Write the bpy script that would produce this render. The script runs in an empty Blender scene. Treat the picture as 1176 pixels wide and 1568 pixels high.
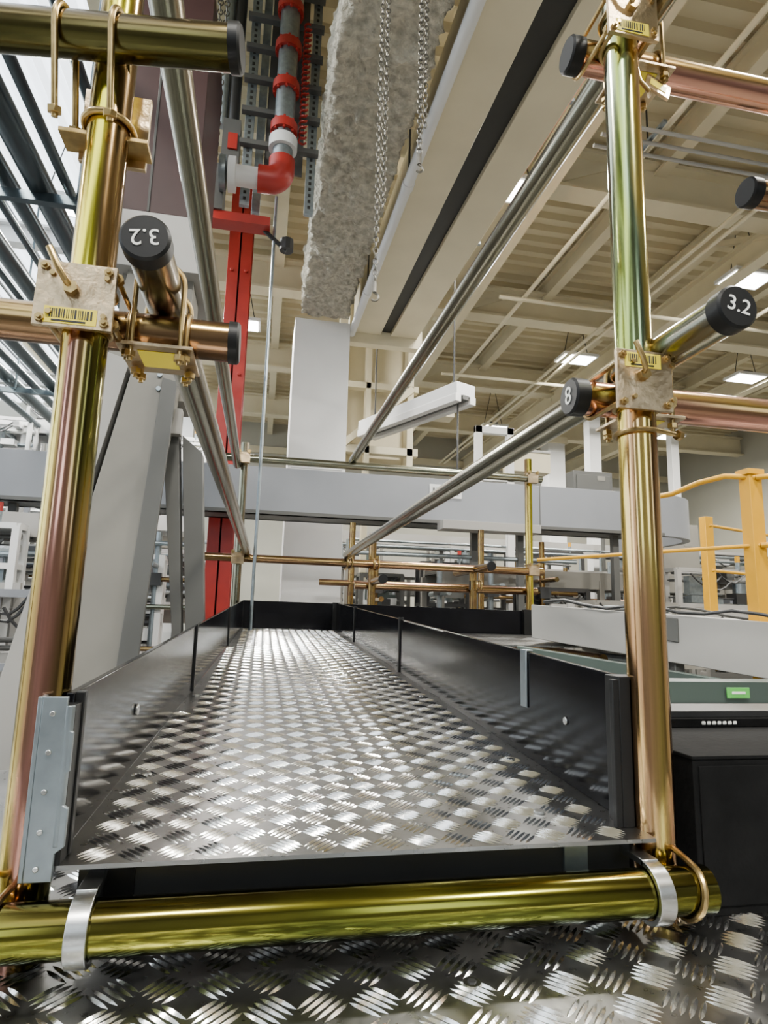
import bpy, math, random
from mathutils import Vector, Matrix, noise
random.seed(7)
scene=bpy.context.scene
COL=scene.collection

# ------------------------------------------------------------------ materials
def newmat(name):
    m=bpy.data.materials.new(name); m.use_nodes=True
    nt=m.node_tree
    return m,nt,nt.nodes["Principled BSDF"]
def simple(name,col,rough=.5,metal=0.0,var=.12,scale=6.0,bump=0.0,bscale=40.0,emit=None,es=0.0,coat=0.0,spec=None,det=5,bdist=.02):
    m,nt,b=newmat(name)
    tc=nt.nodes.new("ShaderNodeTexCoord")
    n=nt.nodes.new("ShaderNodeTexNoise"); n.inputs["Scale"].default_value=scale; n.inputs["Detail"].default_value=det
    nt.links.new(tc.outputs["Object"],n.inputs["Vector"])
    r=nt.nodes.new("ShaderNodeValToRGB")
    c0=[max(0,c*(1-var)) for c in col[:3]]+[1]; c1=[min(1,c*(1+var)) for c in col[:3]]+[1]
    r.color_ramp.elements[0].color=c0; r.color_ramp.elements[1].color=c1
    r.color_ramp.elements[0].position=.3; r.color_ramp.elements[1].position=.7
    nt.links.new(n.outputs["Fac"],r.inputs["Fac"]); nt.links.new(r.outputs["Color"],b.inputs["Base Color"])
    b.inputs["Roughness"].default_value=rough; b.inputs["Metallic"].default_value=metal
    b.inputs["Coat Weight"].default_value=coat
    if spec is not None: b.inputs["Specular IOR Level"].default_value=spec
    if bump>0:
        n2=nt.nodes.new("ShaderNodeTexNoise"); n2.inputs["Scale"].default_value=bscale; n2.inputs["Detail"].default_value=6
        nt.links.new(tc.outputs["Object"],n2.inputs["Vector"])
        bp=nt.nodes.new("ShaderNodeBump"); bp.inputs["Strength"].default_value=bump; bp.inputs["Distance"].default_value=bdist
        nt.links.new(n2.outputs["Fac"],bp.inputs["Height"]); nt.links.new(bp.outputs["Normal"],b.inputs["Normal"])
    if emit:
        b.inputs["Emission Color"].default_value=(*emit,1); b.inputs["Emission Strength"].default_value=es
    return m
def zinc(name,cols,axis,rough=.19,nscale=3.0,phase=0.0,along=1.6,around=14,rv=True):
    """yellow-passivated zinc: colour drifts around and along the tube"""
    m,nt,b=newmat(name); L=nt.links
    tc=nt.nodes.new("ShaderNodeTexCoord"); mp=nt.nodes.new("ShaderNodeMapping")
    s=[around]*3; s[axis]=along; mp.inputs["Scale"].default_value=s; mp.inputs["Location"].default_value=(phase,phase*2,phase)
    L.new(tc.outputs["Object"],mp.inputs["Vector"])
    n=nt.nodes.new("ShaderNodeTexNoise"); n.inputs["Scale"].default_value=nscale*.4; n.inputs["Detail"].default_value=2
    L.new(mp.outputs["Vector"],n.inputs["Vector"])
    sep=nt.nodes.new("ShaderNodeSeparateXYZ"); L.new(tc.outputs["Normal"],sep.inputs["Vector"])
    mul=nt.nodes.new("ShaderNodeMath"); mul.operation='MULTIPLY_ADD'; mul.inputs[1].default_value=.42; mul.inputs[2].default_value=.02+phase*.01
    L.new(sep.outputs[0 if axis!=0 else 2],mul.inputs[0])
    add=nt.nodes.new("ShaderNodeMath"); add.operation='ADD'; L.new(mul.outputs[0],add.inputs[0]); L.new(n.outputs["Fac"],add.inputs[1])
    r=nt.nodes.new("ShaderNodeValToRGB"); e=r.color_ramp.elements
    while len(e)<len(cols): e.new(.5)
    for i,c in enumerate(cols):
        e[i].position=.12+.76*i/(len(cols)-1); e[i].color=(*c,1)
    L.new(add.outputs[0],r.inputs["Fac"]); L.new(r.outputs["Color"],b.inputs["Base Color"])
    b.inputs["Metallic"].default_value=1.0
    b.inputs["Roughness"].default_value=rough
    if rv:
        n3=nt.nodes.new("ShaderNodeTexNoise"); n3.inputs["Scale"].default_value=12; L.new(mp.outputs["Vector"],n3.inputs["Vector"])
        mr=nt.nodes.new("ShaderNodeMapRange"); mr.inputs["To Min"].default_value=rough*.8; mr.inputs["To Max"].default_value=rough*1.3
        L.new(n3.outputs["Fac"],mr.inputs["Value"]); L.new(mr.outputs[0],b.inputs["Roughness"])
    return m
GOLD=(.68,.50,.10); GREEN=(.32,.38,.08); PINK=(.66,.32,.25); BRZ=(.28,.18,.08); SILV=(.44,.47,.33); TEAL=(.27,.37,.24)
zYel=zinc("zinc_yellow",[BRZ,GOLD,(.74,.63,.05),(.66,.60,.06),BRZ],2,rough=.14)
zPink=zinc("zinc_pink",[(.60,.46,.1),(.46,.32,.12),PINK,(.34,.18,.12),BRZ,(.20,.18,.05)],2,phase=1.3,rough=.13)
zGreen=zinc("zinc_green",[SILV,GREEN,TEAL,GOLD,(.68,.42,.2)],2,phase=2.1,rough=.14)
zPinkR=zinc("zinc_pink_gold",[GOLD,(.66,.38,.2),(.60,.46,.13),(.44,.25,.13),BRZ],2,phase=3.3,rough=.13)
zX=zinc("zinc_cross_green",[(.045,.05,.012),(.10,.115,.02),(.20,.19,.03),(.10,.085,.02)],0,phase=.5,rough=.14)
zXd=zinc("zinc_cross_dark",[(.05,.045,.015),(.10,.09,.03),(.13,.10,.04),(.07,.05,.03)],0,phase=.9)
zXb=zinc("zinc_cross_bronze",[(.15,.085,.05),(.26,.16,.08),(.36,.25,.09),(.28,.15,.10)],0,phase=1.5)
zXp=zinc("zinc_cross_pink",[(.62,.33,.22),(.45,.22,.17),(.58,.40,.12),(.62,.30,.24)],0,phase=4.5)
zRail=zinc("zinc_rail",[(.22,.21,.16),(.26,.25,.18),(.23,.24,.18),(.24,.20,.14)],1,rough=.22,along=.25,around=3,rv=False)
zFit=simple("zinc_fitting",(.44,.31,.13),.28,1.0,.35,30)
mPlateZ=simple("zinc_clamp_plate",(.52,.40,.25),.32,1.0,.3,18,.15,60)
mCap=simple("black_plastic_cap",(.006,.006,.006),.45,spec=.22)
mWhite=simple("white_marking",(.75,.75,.7),.6,var=.02)
mLabel=simple("yellow_label",(.75,.60,.03),.5,var=.03)
mBlackP=simple("print_black",(.015,.015,.012),.6)
mToe=simple("black_toe_board",(.004,.004,.005),.13,0,.3,8,spec=.22)
mToeEdge=simple("black_edge",(.006,.006,.006),.45,spec=.25)
mGalv=simple("galvanised_steel",(.28,.32,.34),.38,.9,.15,25)
mChain=simple("chain_steel",(.15,.14,.12),.35,1,.2,25)
mSteel=simple("brushed_steel",(.6,.6,.58),.25,1.0,.1,20)
mDark=simple("dark_painted_steel",(.02,.02,.02),.4)
mCream=simple("cream_paint",(.60,.54,.38),.6,0,.06,2)
mDeck=simple("cream_deck",(.58,.51,.34),.6,0,.07,1.2)
mColumn=simple("offwhite_column",(.66,.65,.63),.5,0,.04,2)
mRough=simple("sprayed_fireproofing",(.50,.47,.38),.95,0,.35,16,1.0,30,bdist=.05)
mRed=simple("red_paint",(.34,.018,.012),.4,0,.15,4)
mMaroon=simple("maroon_paint",(.026,.008,.007),.45,0,.15,4,spec=.3)
mGrey=simple("conveyor_grey",(.21,.22,.24),.4,0,.05,2)
mGreyW=simple("warm_grey_paint",(.19,.18,.155),.5,0,.10,2)
mGreyL=simple("light_grey_paint",(.31,.30,.28),.5,0,.06,2)
mGreyD=simple("mid_grey_paint",(.075,.075,.07),.5,0,.08,2)
mTeal=simple("grey_green_paint",(.05,.07,.06),.45,0,.08,2)
mYel=simple("safety_yellow",(.56,.28,.006),.45,0,.08,4,spec=.3)
mPipe=simple("dark_conduit",(.06,.08,.09),.3,.7,.15,4)
mBlackRub=simple("black_cabinet",(.005,.005,.005),.85,0,.3,20,.1,80,spec=.1)
mGreenL=simple("green_label",(.10,.45,.08),.5,var=.03)
mFloor=simple("concrete_floor",(.20,.20,.19),.45,0,.15,.8)
mWall=simple("painted_wall",(.38,.37,.31),.7,0,.05,.6)
mWallD=simple("dim_wall",(.10,.10,.10),.7,0,.3,.5)
mWallW=simple("white_panel",(.64,.64,.63),.6,0,.03,1)
mOrange=simple("orange_conduit",(.65,.16,.03),.5)
mLamp=simple("lamp_glow",(1,1,1),.5,emit=(1,.98,.92),es=22,var=0)
mSky=simple("skylight_glass",(.7,.75,.8),.5,emit=(.88,.94,1),es=3.0,var=.05)
mWin=simple("window_glow",(.6,.7,.8),.3,emit=(.8,.9,1),es=2.6,var=.2,scale=1.5)

def treadmat(name,base,rough,lo=.6):
    m,nt,b=newmat(name); L=nt.links
    tc=nt.nodes.new("ShaderNodeTexCoord")
    n=nt.nodes.new("ShaderNodeTexNoise"); n.inputs["Scale"].default_value=5; n.inputs["Detail"].default_value=8
    L.new(tc.outputs["Object"],n.inputs["Vector"])
    r=nt.nodes.new("ShaderNodeValToRGB"); r.color_ramp.elements[0].position=.3; r.color_ramp.elements[1].position=.75
    r.color_ramp.elements[0].color=(base*lo,base*lo,base*lo*.97,1); r.color_ramp.elements[1].color=(base*1.15,base*1.14,base*1.12,1)
    L.new(n.outputs["Fac"],r.inputs["Fac"]); L.new(r.outputs["Color"],b.inputs["Base Color"])
    b.inputs["Metallic"].default_value=1
    n2=nt.nodes.new("ShaderNodeTexNoise"); n2.inputs["Scale"].default_value=60; n2.inputs["Detail"].default_value=4
    L.new(tc.outputs["Object"],n2.inputs["Vector"])
    mr=nt.nodes.new("ShaderNodeMapRange"); mr.inputs["To Min"].default_value=rough*.75; mr.inputs["To Max"].default_value=rough*1.4
    L.new(n2.outputs["Fac"],mr.inputs["Value"]); L.new(mr.outputs[0],b.inputs["Roughness"])
    bp=nt.nodes.new("ShaderNodeBump"); bp.inputs["Strength"].default_value=.12; bp.inputs["Distance"].default_value=.004
    L.new(n2.outputs["Fac"],bp.inputs["Height"]); L.new(bp.outputs["Normal"],b.inputs["Normal"])
    return m
mTread=treadmat("tread_plate_steel",.36,.28)
mBar=treadmat("tread_bar_steel",.95,.16,.9)

# ------------------------------------------------------------------ mesh builder
class B:
    def __init__(s): s.v=[]; s.f=[]; s.m=[]; s.mats=[]
    def mi(s,mat):
        if mat not in s.mats: s.mats.append(mat)
        return s.mats.index(mat)
    def raw(s,vs,fs,mat):
        o=len(s.v); k=s.mi(mat)
        s.v+= [tuple(v) for v in vs]
        for f in fs: s.f.append([i+o for i in f]); s.m.append(k)
    def box(s,x0,x1,y0,y1,z0,z1,mat,M=None):
        vs=[Vector((x,y,z)) for x in(x0,x1) for y in(y0,y1) for z in(z0,z1)]
        if M: vs=[M@v for v in vs]
        s.raw(vs,[(0,1,3,2),(4,6,7,5),(0,4,5,1),(2,3,7,6),(0,2,6,4),(1,5,7,3)],mat)
    def beam(s,p,q,w,h,mat,up=(0,0,1)):
        p=Vector(p);q=Vector(q);t=(q-p).normalized();u=Vector(up)
        a=t.cross(u)
        if a.length<1e-4: a=t.cross(Vector((0,1,0)))
        a.normalize(); c=a.cross(t).normalized()
        vs=[e+a*i*w/2+c*j*h/2 for e in(p,q) for i in(-1,1) for j in(-1,1)]
        s.raw(vs,[(0,1,3,2),(4,6,7,5),(0,4,5,1),(2,3,7,6),(0,2,6,4),(1,5,7,3)],mat)
    def hexa(s,c8,mat):
        s.raw(c8,[(0,3,2,1),(4,5,6,7),(0,1,5,4),(1,2,6,5),(2,3,7,6),(3,0,4,7)],mat)
    def cyl(s,p,q,r,mat,n=24,r2=None,cap=True):
        p=Vector(p);q=Vector(q);t=(q-p).normalized(); r2=r if r2 is None else r2
        a=t.orthogonal().normalized(); c=t.cross(a)
        vs=[];fs=[]
        for k,(e,rr) in enumerate(((p,r),(q,r2))):
            for i in range(n):
                g=2*math.pi*i/n; vs.append(e+(a*math.cos(g)+c*math.sin(g))*rr)
        for i in range(n): j=(i+1)%n; fs.append((i,j,n+j,n+i))
        if cap: fs.append(tuple(range(n-1,-1,-1))); fs.append(tuple(range(n,2*n)))
        s.raw(vs,fs,mat)
    def sweep(s,pts,r,mat,n=8,closed=False,sx=None):
        pts=[Vector(p) for p in pts]; N=len(pts); rings=[]; prev=None; vs=[];fs=[]
        for i,p in enumerate(pts):
            a=pts[(i-1)%N] if (closed or i>0) else p; b=pts[(i+1)%N] if (closed or i<N-1) else p
            t=(b-a).normalized()
            if prev is None: u=t.orthogonal().normalized()
            else:
                u=prev-t*prev.dot(t)
                u=u.normalized() if u.length>1e-6 else t.orthogonal().normalized()
            prev=u; w=t.cross(u)
            for k in range(n):
                g=2*math.pi*k/n; vs.append(p+(u*math.cos(g)+w*math.sin(g))*r)
        M=N if closed else N-1
        for i in range(M):
            i2=(i+1)%N
            for k in range(n):
                k2=(k+1)%n; fs.append((i*n+k,i*n+k2,i2*n+k2,i2*n+k))
        if not closed: fs.append(tuple(range(n-1,-1,-1))); fs.append(tuple((N-1)*n+k for k in range(n)))
        s.raw(vs,fs,mat)
    def prism(s,poly,y0,y1,mat):   # polygon in X,Z extruded in Y
        n=len(poly); vs=[(x,y0,z) for x,z in poly]+[(x,y1,z) for x,z in poly]
        fs=[tuple(range(n)),tuple(range(2*n-1,n-1,-1))]
        for i in range(n): j=(i+1)%n; fs.append((i,n+i,n+j,j))
        s.raw(vs,fs,mat)
    def ubolt(s,c,axis,d,R,L,r,mat,side=None):
        """U-bolt round a tube: c centre, axis tube dir, d direction of legs"""
        c=Vector(c);axis=Vector(axis).normalized();d=Vector(d).normalized();w=axis.cross(d).normalized()
        pts=[c+w*R+d*L]
        for i in range(13):
            g=math.pi*i/12; pts.append(c+w*R*math.cos(g)-d*R*math.sin(g))
        pts.append(c-w*R+d*L); s.sweep(pts,r,mat,8)
        for sg in(1,-1):
            s.cyl(c+w*R*sg+d*(L-.016),c+w*R*sg+d*(L-.006),r*2.1,mat,6)
    def make(s,name,bevel=0,smooth=True,parent=None):
        me=bpy.data.meshes.new(name); me.from_pydata(s.v,[],s.f)
        for m in s.mats: me.materials.append(m)
        me.polygons.foreach_set("material_index",s.m)
        me.update()
        if smooth:
            me.polygons.foreach_set("use_smooth",[True]*len(me.polygons))
            me.set_sharp_from_angle(angle=math.radians(35))
        ob=bpy.data.objects.new(name,me); COL.objects.link(ob)
        if bevel>0:
            bm=ob.modifiers.new("bevel","BEVEL"); bm.width=bevel; bm.segments=2; bm.limit_method='ANGLE'
        if parent: ob.parent=parent
        return ob
def text(body,loc,size,rot,mat,parent,name="label",ext=.0006):
    cu=bpy.data.curves.new(name,'FONT'); cu.body=body; cu.size=size; cu.align_x='CENTER'; cu.align_y='CENTER'; cu.extrude=ext; cu.offset=.0
    cu.materials.append(mat); o=bpy.data.objects.new(name,cu); o.location=loc; o.rotation_euler=rot
    COL.objects.link(o); o.parent=parent; return o

R=.034
# ------------------------------------------------------------------ tubes (near frame)
def tube(name,p,q,mat,r=R,cap0=False,cap1=False,hollow=False):
    b=B(); p=Vector(p);q=Vector(q);t=(q-p).normalized()
    b.cyl(p,q,r,mat,40)
    if cap0:
        b.cyl(p-t*.012,p+t*.014,r+.003,mCap,40); b.cyl(p-t*.016,p-t*.012,r-.001,mCap,40,r2=r+.003)
    if cap1:
        b.cyl(q-t*.005,q+t*.010,r+.003,mCap,40); b.cyl(q+t*.010,q+t*.014,r+.003,mCap,40,r2=r-.001)
    return b.make(name)
# posts, each of two sleeved sections
def post(x,y,z0,zj,z1,mlo,mup,name="scaffold_post"):
    b=B(); b.cyl((x,y,z0),(x,y,zj),R,mlo,40); b.cyl((x,y,zj+.002),(x,y,z1),R*.985,mup,40)
    b.cyl((x,y,zj-.004),(x,y,zj+.004),R*1.03,zFit,40)
    return b.make(name)
post(-.295,1.0,-.470,.43,1.35,zPink,zYel)
post(.668,1.0,-.470,.40,1.45,zPinkR,zGreen)
post(1.62,1.14,-.470,.40,1.45,zPinkR,zGreen)
post(-.98,1.14,-.470,.40,1.35,zPinkR,zYel)
# cross tubes
tube("scaffold_crossbar",(-.75,.93,-.403),(.705,.93,-.403),zX)
tube("scaffold_crossbar",(-1.05,1.07,.472),(-.075,1.07,.472),zXb,cap1=True)
c8=tube("scaffold_crossbar",(.585,1.07,.435),(1.7,1.07,.435),zXp,cap0=True)
text("8",(.585-.0168,1.07,.435),.05,(math.radians(90),math.radians(0),math.radians(-90)),mWhite,c8)
tube("scaffold_crossbar",(-.95,1.02,.915),(-.094,.915,.915),zXd,cap1=True)
tube("scaffold_crossbar",(.60,1.07,1.215),(1.7,1.07,1.215),zXp,cap0=True)
tube("scaffold_crossbar",(1.155,1.21,1.08),(1.75,1.21,1.08),zXb,cap0=True)
# longitudinal handrails
l1=tube("handrail",(-.196,.90,.541),(-.131,5.3,.507),zRail,cap0=True)
text("3.2",(-.196,.90-.0168,.541),.036,(math.radians(90),math.radians(172),0),mWhite,l1)
l2=tube("handrail",(.72,.81,.503),(.71,5.3,.52),zRail,cap0=True)
text("3.2",(.72,.81-.0168,.503),.036,(math.radians(90),math.radians(12),0),mWhite,l2)
tube("handrail",(-.25,.80,1.185),(-.255,5.3,1.25),zRail)
tube("handrail",(.745,.62,1.285),(.733,5.3,1.36),zRail)

# clamps -----------------------------------------------------------
def barcode(b,cx,y,cz,w,h):
    b.box(cx-w/2,cx+w/2,y-.001,y,cz-h/2,cz+h/2,mLabel)
    x=cx-w*.4
    while x<cx+w*.38:
        ww=random.choice([.0012,.002,.003]); b.box(x,x+ww,y-.0016,y-.001,cz-h*.18,cz+h*.38,mBlackP); x+=ww+random.choice([.0014,.0022])
    b.box(cx-w*.35,cx+w*.3,y-.0016,y-.001,cz-h*.40,cz-h*.28,mBlackP)
def clampplate(cx,cz,w,h,postx,tubez,rail=None,lab=-1):
    b=B(); y=.945
    b.box(cx-w/2,cx+w/2,y,y+.008,cz-h/2,cz+h/2,mPlateZ)
    barcode(b,cx-.003,y,cz+lab*h*.33,w*.66,h*.25)
    for sx in(-1,1):
        for sz in(-1,1):
            b.cyl((cx+sx*w*.40,y-.005,cz+sz*h*.40),(cx+sx*w*.40,y+.001,cz+sz*h*.40),.007,zFit,6)
            b.cyl((cx+sx*w*.40,y-.009,cz+sz*h*.40),(cx+sx*w*.40,y,cz+sz*h*.40),.0035,zFit,8)
    b.sweep([(cx-.005,y-.001,cz+.008),(cx-.010,y-.018,cz+.014),(cx-.020,y-.026,cz+.030),(cx-.034,y-.028,cz+.058)],.005,zFit,8)
    b.cyl((cx-.005,y-.012,cz+.008),(cx-.005,y,cz+.008),.011,zFit,6)
    for sx in(-1,1):
        b.ubolt((postx+sx*.048,1.07,tubez),(1,0,0),(0,-1,0),R+.0045,.115,.0045,zFit)
    b.ubolt((postx,1.0,cz+h*.3),(0,0,1),(0,-1,0),R+.0045,.06,.0045,zFit)
    b.ubolt((postx,1.0,cz-h*.3),(0,0,1),(0,-1,0),R+.0045,.06,.0045,zFit)
    return b
b=clampplate(-.300,.467,.112,.104,-.295,.472); b.make("scaffold_clamp",.001)
b=clampplate(.652,.430,.108,.110,.668,.435,lab=1); b.make("scaffold_clamp",.001)
b=clampplate(.664,1.205,.108,.11,.668,1.215); b.make("scaffold_clamp",.001)
# clamps joining rails to crossbars (plate between the tubes)
def railclamp(x,zc,zr,name="rail_clamp",mat=mPlateZ,below=True):
    b=B(); zp=zc-R-.006
    b.box(x-.06,x+.06,1.01,1.13,zp-.006,zp,mat)
    b.box(x-.03,x+.03,1.03,1.10,zp-.0075,zp-.006,mLabel)
    for s in(-1,1):
        b.ubolt((x+s*.046,1.07,zc),(1,0,0),(0,0,-1),R+.0045,.065,.0045,zFit)
    for s in(-1,1):
        b.ubolt((x,1.07+s*.05,zr),(0,1,0),(0,0,-1),R+.0045,(zr-zp)+.03,.0045,zFit)
    b.make(name,.001)
railclamp(-.193,.472,.541); railclamp(.72,.435,.503); railclamp(.745,1.215,1.285)
# small tilted plate with label by the upper right joint
b=B(); M=Matrix.Translation((.765,1.02,1.125))@Matrix.Rotation(math.radians(25),4,'Y')@Matrix.Rotation(math.radians(-20),4,'X')
b.box(-.03,.03,-.003,.003,-.03,.03,mPlateZ,M); b.box(-.02,.02,-.004,-.003,-.015,.015,mLabel,M)
b.sweep([(.745,1.02,1.10),(.73,1.0,1.09),(.71,1.0,1.11),(.70,1.0,1.16)],.0045,zFit)
b.make("label_bracket",.001)
# upper left joint
b=B()
for x in(-.36,-.275):
    yy=.915+(x+.098)*(-.105/.852)
    b.ubolt((x,yy,.915),(1,-.12,0),(0,.35,-1),R+.005,.14,.0055,zFit)
b.box(-.35,-.24,1.036,1.046,.76,.90,mPlateZ)
b.box(-.37,-.23,.99,1.04,.775,.783,zFit)
b.ubolt((-.295,1.0,.80),(0,0,1),(0,1,0),R+.005,.06,.0055,zFit)
b.make("scaffold_clamp",.001)
# loose U-bolts round the bottom bar ends
b=B()
b.ubolt((-.30,.93,-.403),(1,0,0),(0,1,0),R+.005,.09,.0045,zFit)
b.ubolt((-.345,.93,-.403),(1,0,0),(0,1,0.1),R+.005,.09,.0045,zFit)
b.make("u_bolt")
b=B()
b.ubolt((.672,.93,-.403),(1,0,-.2),(0,1,.2),R+.005,.09,.005,zFit)
b.make("u_bolt")
b=B(); b.ubolt((.668,1.0,.345),(0,0,1),(1,.3,0),R+.005,.075,.0045,zFit); b.make("u_bolt")

# ------------------------------------------------------------------ tread plates
def tread(b,origin,ex,ey,inside,u0,u1,v0,v1,cell=.056):
    ex=Vector(ex).normalized();ey=Vector(ey).normalized();n=ex.cross(ey).normalized();o=Vector(origin)
    nu=int((u1-u0)/cell);nv=int((v1-v0)/cell)
    q=cell/.056
    Lh,W,Hh,sp=.0245*q,.0033*q,.0030*q,.0092*q
    vs=[];fs=[]
    for i in range(nu):
        for j in range(nv):
            cu=u0+(i+.5)*cell;cv=v0+(j+.5)*cell
            if not inside(cu,cv): continue
            ang=math.radians(45 if (i+j)%2 else -45); ca,sa=math.cos(ang),math.sin(ang)
            for k in range(-2,3):
                Lk=Lh*(1.0 if abs(k)<2 else .86)
                k0=len(vs)
                prof=[(-1,0),(-.6,.8),(0,1),(.6,.8),(1,0),(.6,-.8),(0,-1),(-.6,-.8)]
                for (s,w) in prof:
                    x=s*Lk;y=k*sp+w*W
                    vs.append(o+ex*(cu+x*ca-y*sa)+ey*(cv+x*sa+y*ca)+n*.0003)
                for (s,h) in((-.6,.75),(0,1),(.6,.75)):
                    x=s*Lk;y=k*sp
                    vs.append(o+ex*(cu+x*ca-y*sa)+ey*(cv+x*sa+y*ca)+n*(Hh*h))
                for f in((0,7,8),(7,6,9,8),(6,5,10,9),(5,4,10),(4,3,10),(3,2,9,10),(2,1,8,9),(1,0,8)):
                    fs.append(tuple(k0+q_ for q_ in f))
    b.raw(vs,fs,mBar)
XL=lambda y:-.25+(y-.97)*(.12/4.28)   # left platform edge
XR=.64
zf=lambda y:-.335+.0515*(y-.97)
b=B()
y0,y1=.955,5.25
t=.006
b.hexa([(XL(y0),y0,zf(y0)-t),(XR,y0,zf(y0)-t),(XR,y1,zf(y1)-t),(XL(y1),y1,zf(y1)-t),
        (XL(y0),y0,zf(y0)),(XR,y0,zf(y0)),(XR,y1,zf(y1)),(XL(y1),y1,zf(y1))],mTread)
sl=math.hypot(1,.0515)
tread(b,(0,y0,zf(y0)),(1,0,0),(0,1,.0515),lambda u,v:(XL(y0+v/sl)+.020<u<XR-.020),-.28,.68,.004,(y1-y0)*sl-.02,cell=.052)
for (x,y) in((-.2,1.35),(.2,1.3),(.58,1.4),(-.19,2.2),(.58,2.2),(.2,2.4),(-.17,1.1),(.5,1.08)):
    b.cyl((x,y,zf(y)),(x,y,zf(y)+.004),.010,mSteel,16); 
b.hexa([(XR+.02,4.2,-.18),(2.44,4.2,-.18),(2.44,y1,-.13),(XR+.02,y1,-.13),(XR+.02,4.2,-.17),(2.44,4.2,-.17),(2.44,y1,-.12),(XR+.02,y1,-.12)],mTread)
# frame under the deck : front fascia and side stringers
b.box(-.225,.615,.995,1.003,-.425,-.342,mDark)
b.box(-.19,-.15,.990,.995,-.42,-.345,mToeEdge); b.box(.50,.54,.990,.995,-.42,-.345,mGalv)
b.beam((-.2,1.0,-.375),(-.12,5.2,-.16),.04,.06,mDark); b.beam((.6,1.0,-.375),(.6,5.2,-.16),.04,.06,mDark)
b.make("walkway_deck")
# straps hooking the deck on the bottom bar
for x in(-.198,.612):
    b=B(); n=20; w=.013; vs=[];fs=[]
    for i in range(n+1):
        g=math.radians(80+ (300-80)*i/n)
        for rr in(R+.002,R+.010):
            for sx in(-w,w):
                vs.append((x+sx,.93+math.cos(g)*rr,-.403+math.sin(g)*rr))
    for i in range(n):
        a=i*4;c=a+4
        fs+=[(a,a+1,c+1,c),(a+2,c+2,c+3,a+3),(a,c,c+2,a+2),(a+1,a+3,c+3,c+1)]
    fs+=[(0,2,3,1),(n*4,n*4+1,n*4+3,n*4+2)]
    b.raw(vs,fs,mSteel); b.box(x-w,x+w,.93,1.0,-.367,-.357,mSteel); b.make("hook_strap",.001)
# lower deck
b=B(); zl=-.470
b.box(-1.7,1.8,.25,2.1,zl-.008,zl,mTread)
tread(b,(0,0,zl),(1,0,0),(0,1,0),lambda u,v:True,-1.4,1.6,.3,1.5,cell=.064)
for (x,y) in((-.16,.83),(.30,.86),(.9,.85),(-.6,.8)):
    b.cyl((x,y,zl),(x,y,zl+.004),.012,mSteel,16); b.cyl((x,y,zl+.004),(x,y,zl+.0055),.006,mDark,6)
b.make("lower_deck")

# toe boards
def board(pts_bot,h0,h1,th,name,extra=None):
    (xa,ya,za),(xb,yb,zb)=pts_bot
    b=B(); d=Vector((xb-xa,yb-ya,0)).normalized(); nn=Vector((-d.y,d.x,0))*th
    c=[(xa,ya,za),(xb,yb,zb),(xb+nn.x,yb+nn.y,zb),(xa+nn.x,ya+nn.y,za)]
    tp=[(xa,ya,h0),(xb,yb,h1),(xb+nn.x,yb+nn.y,h1),(xa+nn.x,ya+nn.y,h0)]
    b.hexa(c+tp,mToe)
    if extra: extra(b)
    return b.make(name,.0015)
topL=lambda y:-.117+.0535*(y-.98)
topR=lambda y:-.093+.0478*(y-1.0)
def exL(b):
    for y in(2.3,3.8):
        b.box(XL(y)-.002,XL(y)+.006,y-.008,y+.008,zf(y),topL(y)+.006,mToeEdge)
    b.box(XL(1)-.002,XL(1)+.012,.985,1.0,zf(1),topL(1),mToeEdge)
    b.cyl((XL(1.4),1.4,-.2),(XL(1.4)+.006,1.4,-.2),.012,mSteel,12)
board(((XL(.98),.98,zf(.98)),(XL(5.25),5.25,zf(5.25))),topL(.98),topL(5.25),.012,"toe_board",exL)
def exR(b):
    b.box(.612,.655,1.0,1.045,zf(1)+.0,topR(1)+.003,mToeEdge)
    b.box(.600,.612,1.0,1.012,zf(1),topR(1)-.002,mToeEdge)
    b.box(.6265,.630,1.415,1.45,-.20,topR(1.43)+.004,mGalv)
    b.box(.6265,.645,1.415,1.45,topR(1.43)+.001,topR(1.43)+.005,mGalv)
    b.cyl((.627,1.23,-.20),(.631,1.23,-.20),.008,mSteel,12)
    for y in(2.8,4.2): b.box(.625,.645,y-.012,y+.012,zf(y),topR(y)+.008,mToeEdge)
    b.beam((.626,2.1,topR(2.1)-.002),(.626,2.7,topR(2.7)-.002),.004,.004,mSteel)
board(((.643,1.0,zf(1.0)),(.643,5.25,zf(5.25))),topR(1.0),topR(5.25),.012,"toe_board",exR)
board(((XL(5.25),5.25,-.12),(.643,5.25,-.12)),.109,.104,.012,"toe_board")
board(((.66,5.27,-.13),(2.42,5.27,-.13)),.103,.088,.014,"toe_board",lambda b:[b.box(2.3,2.44,5.22,5.27,-.15,.10,mToeEdge),b.box(.60,.66,5.23,5.27,-.13,.112,mToeEdge)])

# galvanised stepped hinge bracket on the left post
b=B(); 
poly=[(-.281,-.352),(-.246,-.352),(-.246,-.318),(-.235,-.310),(-.235,-.262),(-.247,-.255),(-.247,-.222),(-.238,-.215),(-.238,-.165),(-.249,-.158),(-.249,-.118),(-.281,-.118)]
b.prism(poly,.945,.952,mGalv)
b.box(-.287,-.281,.945,.985,-.352,-.118,mGalv)
for z in(-.335,-.29,-.24,-.19,-.14): b.cyl((-.266,.941,z),(-.266,.946,z),.004,mSteel,10)
b.cyl((-.246,.95,-.31),(-.246,.95,-.13),.006,mGalv,12)
b.box(-.262,-.240,.952,.985,-.335,-.13,mToeEdge)
b.make("hinge_bracket",.0012)

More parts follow.
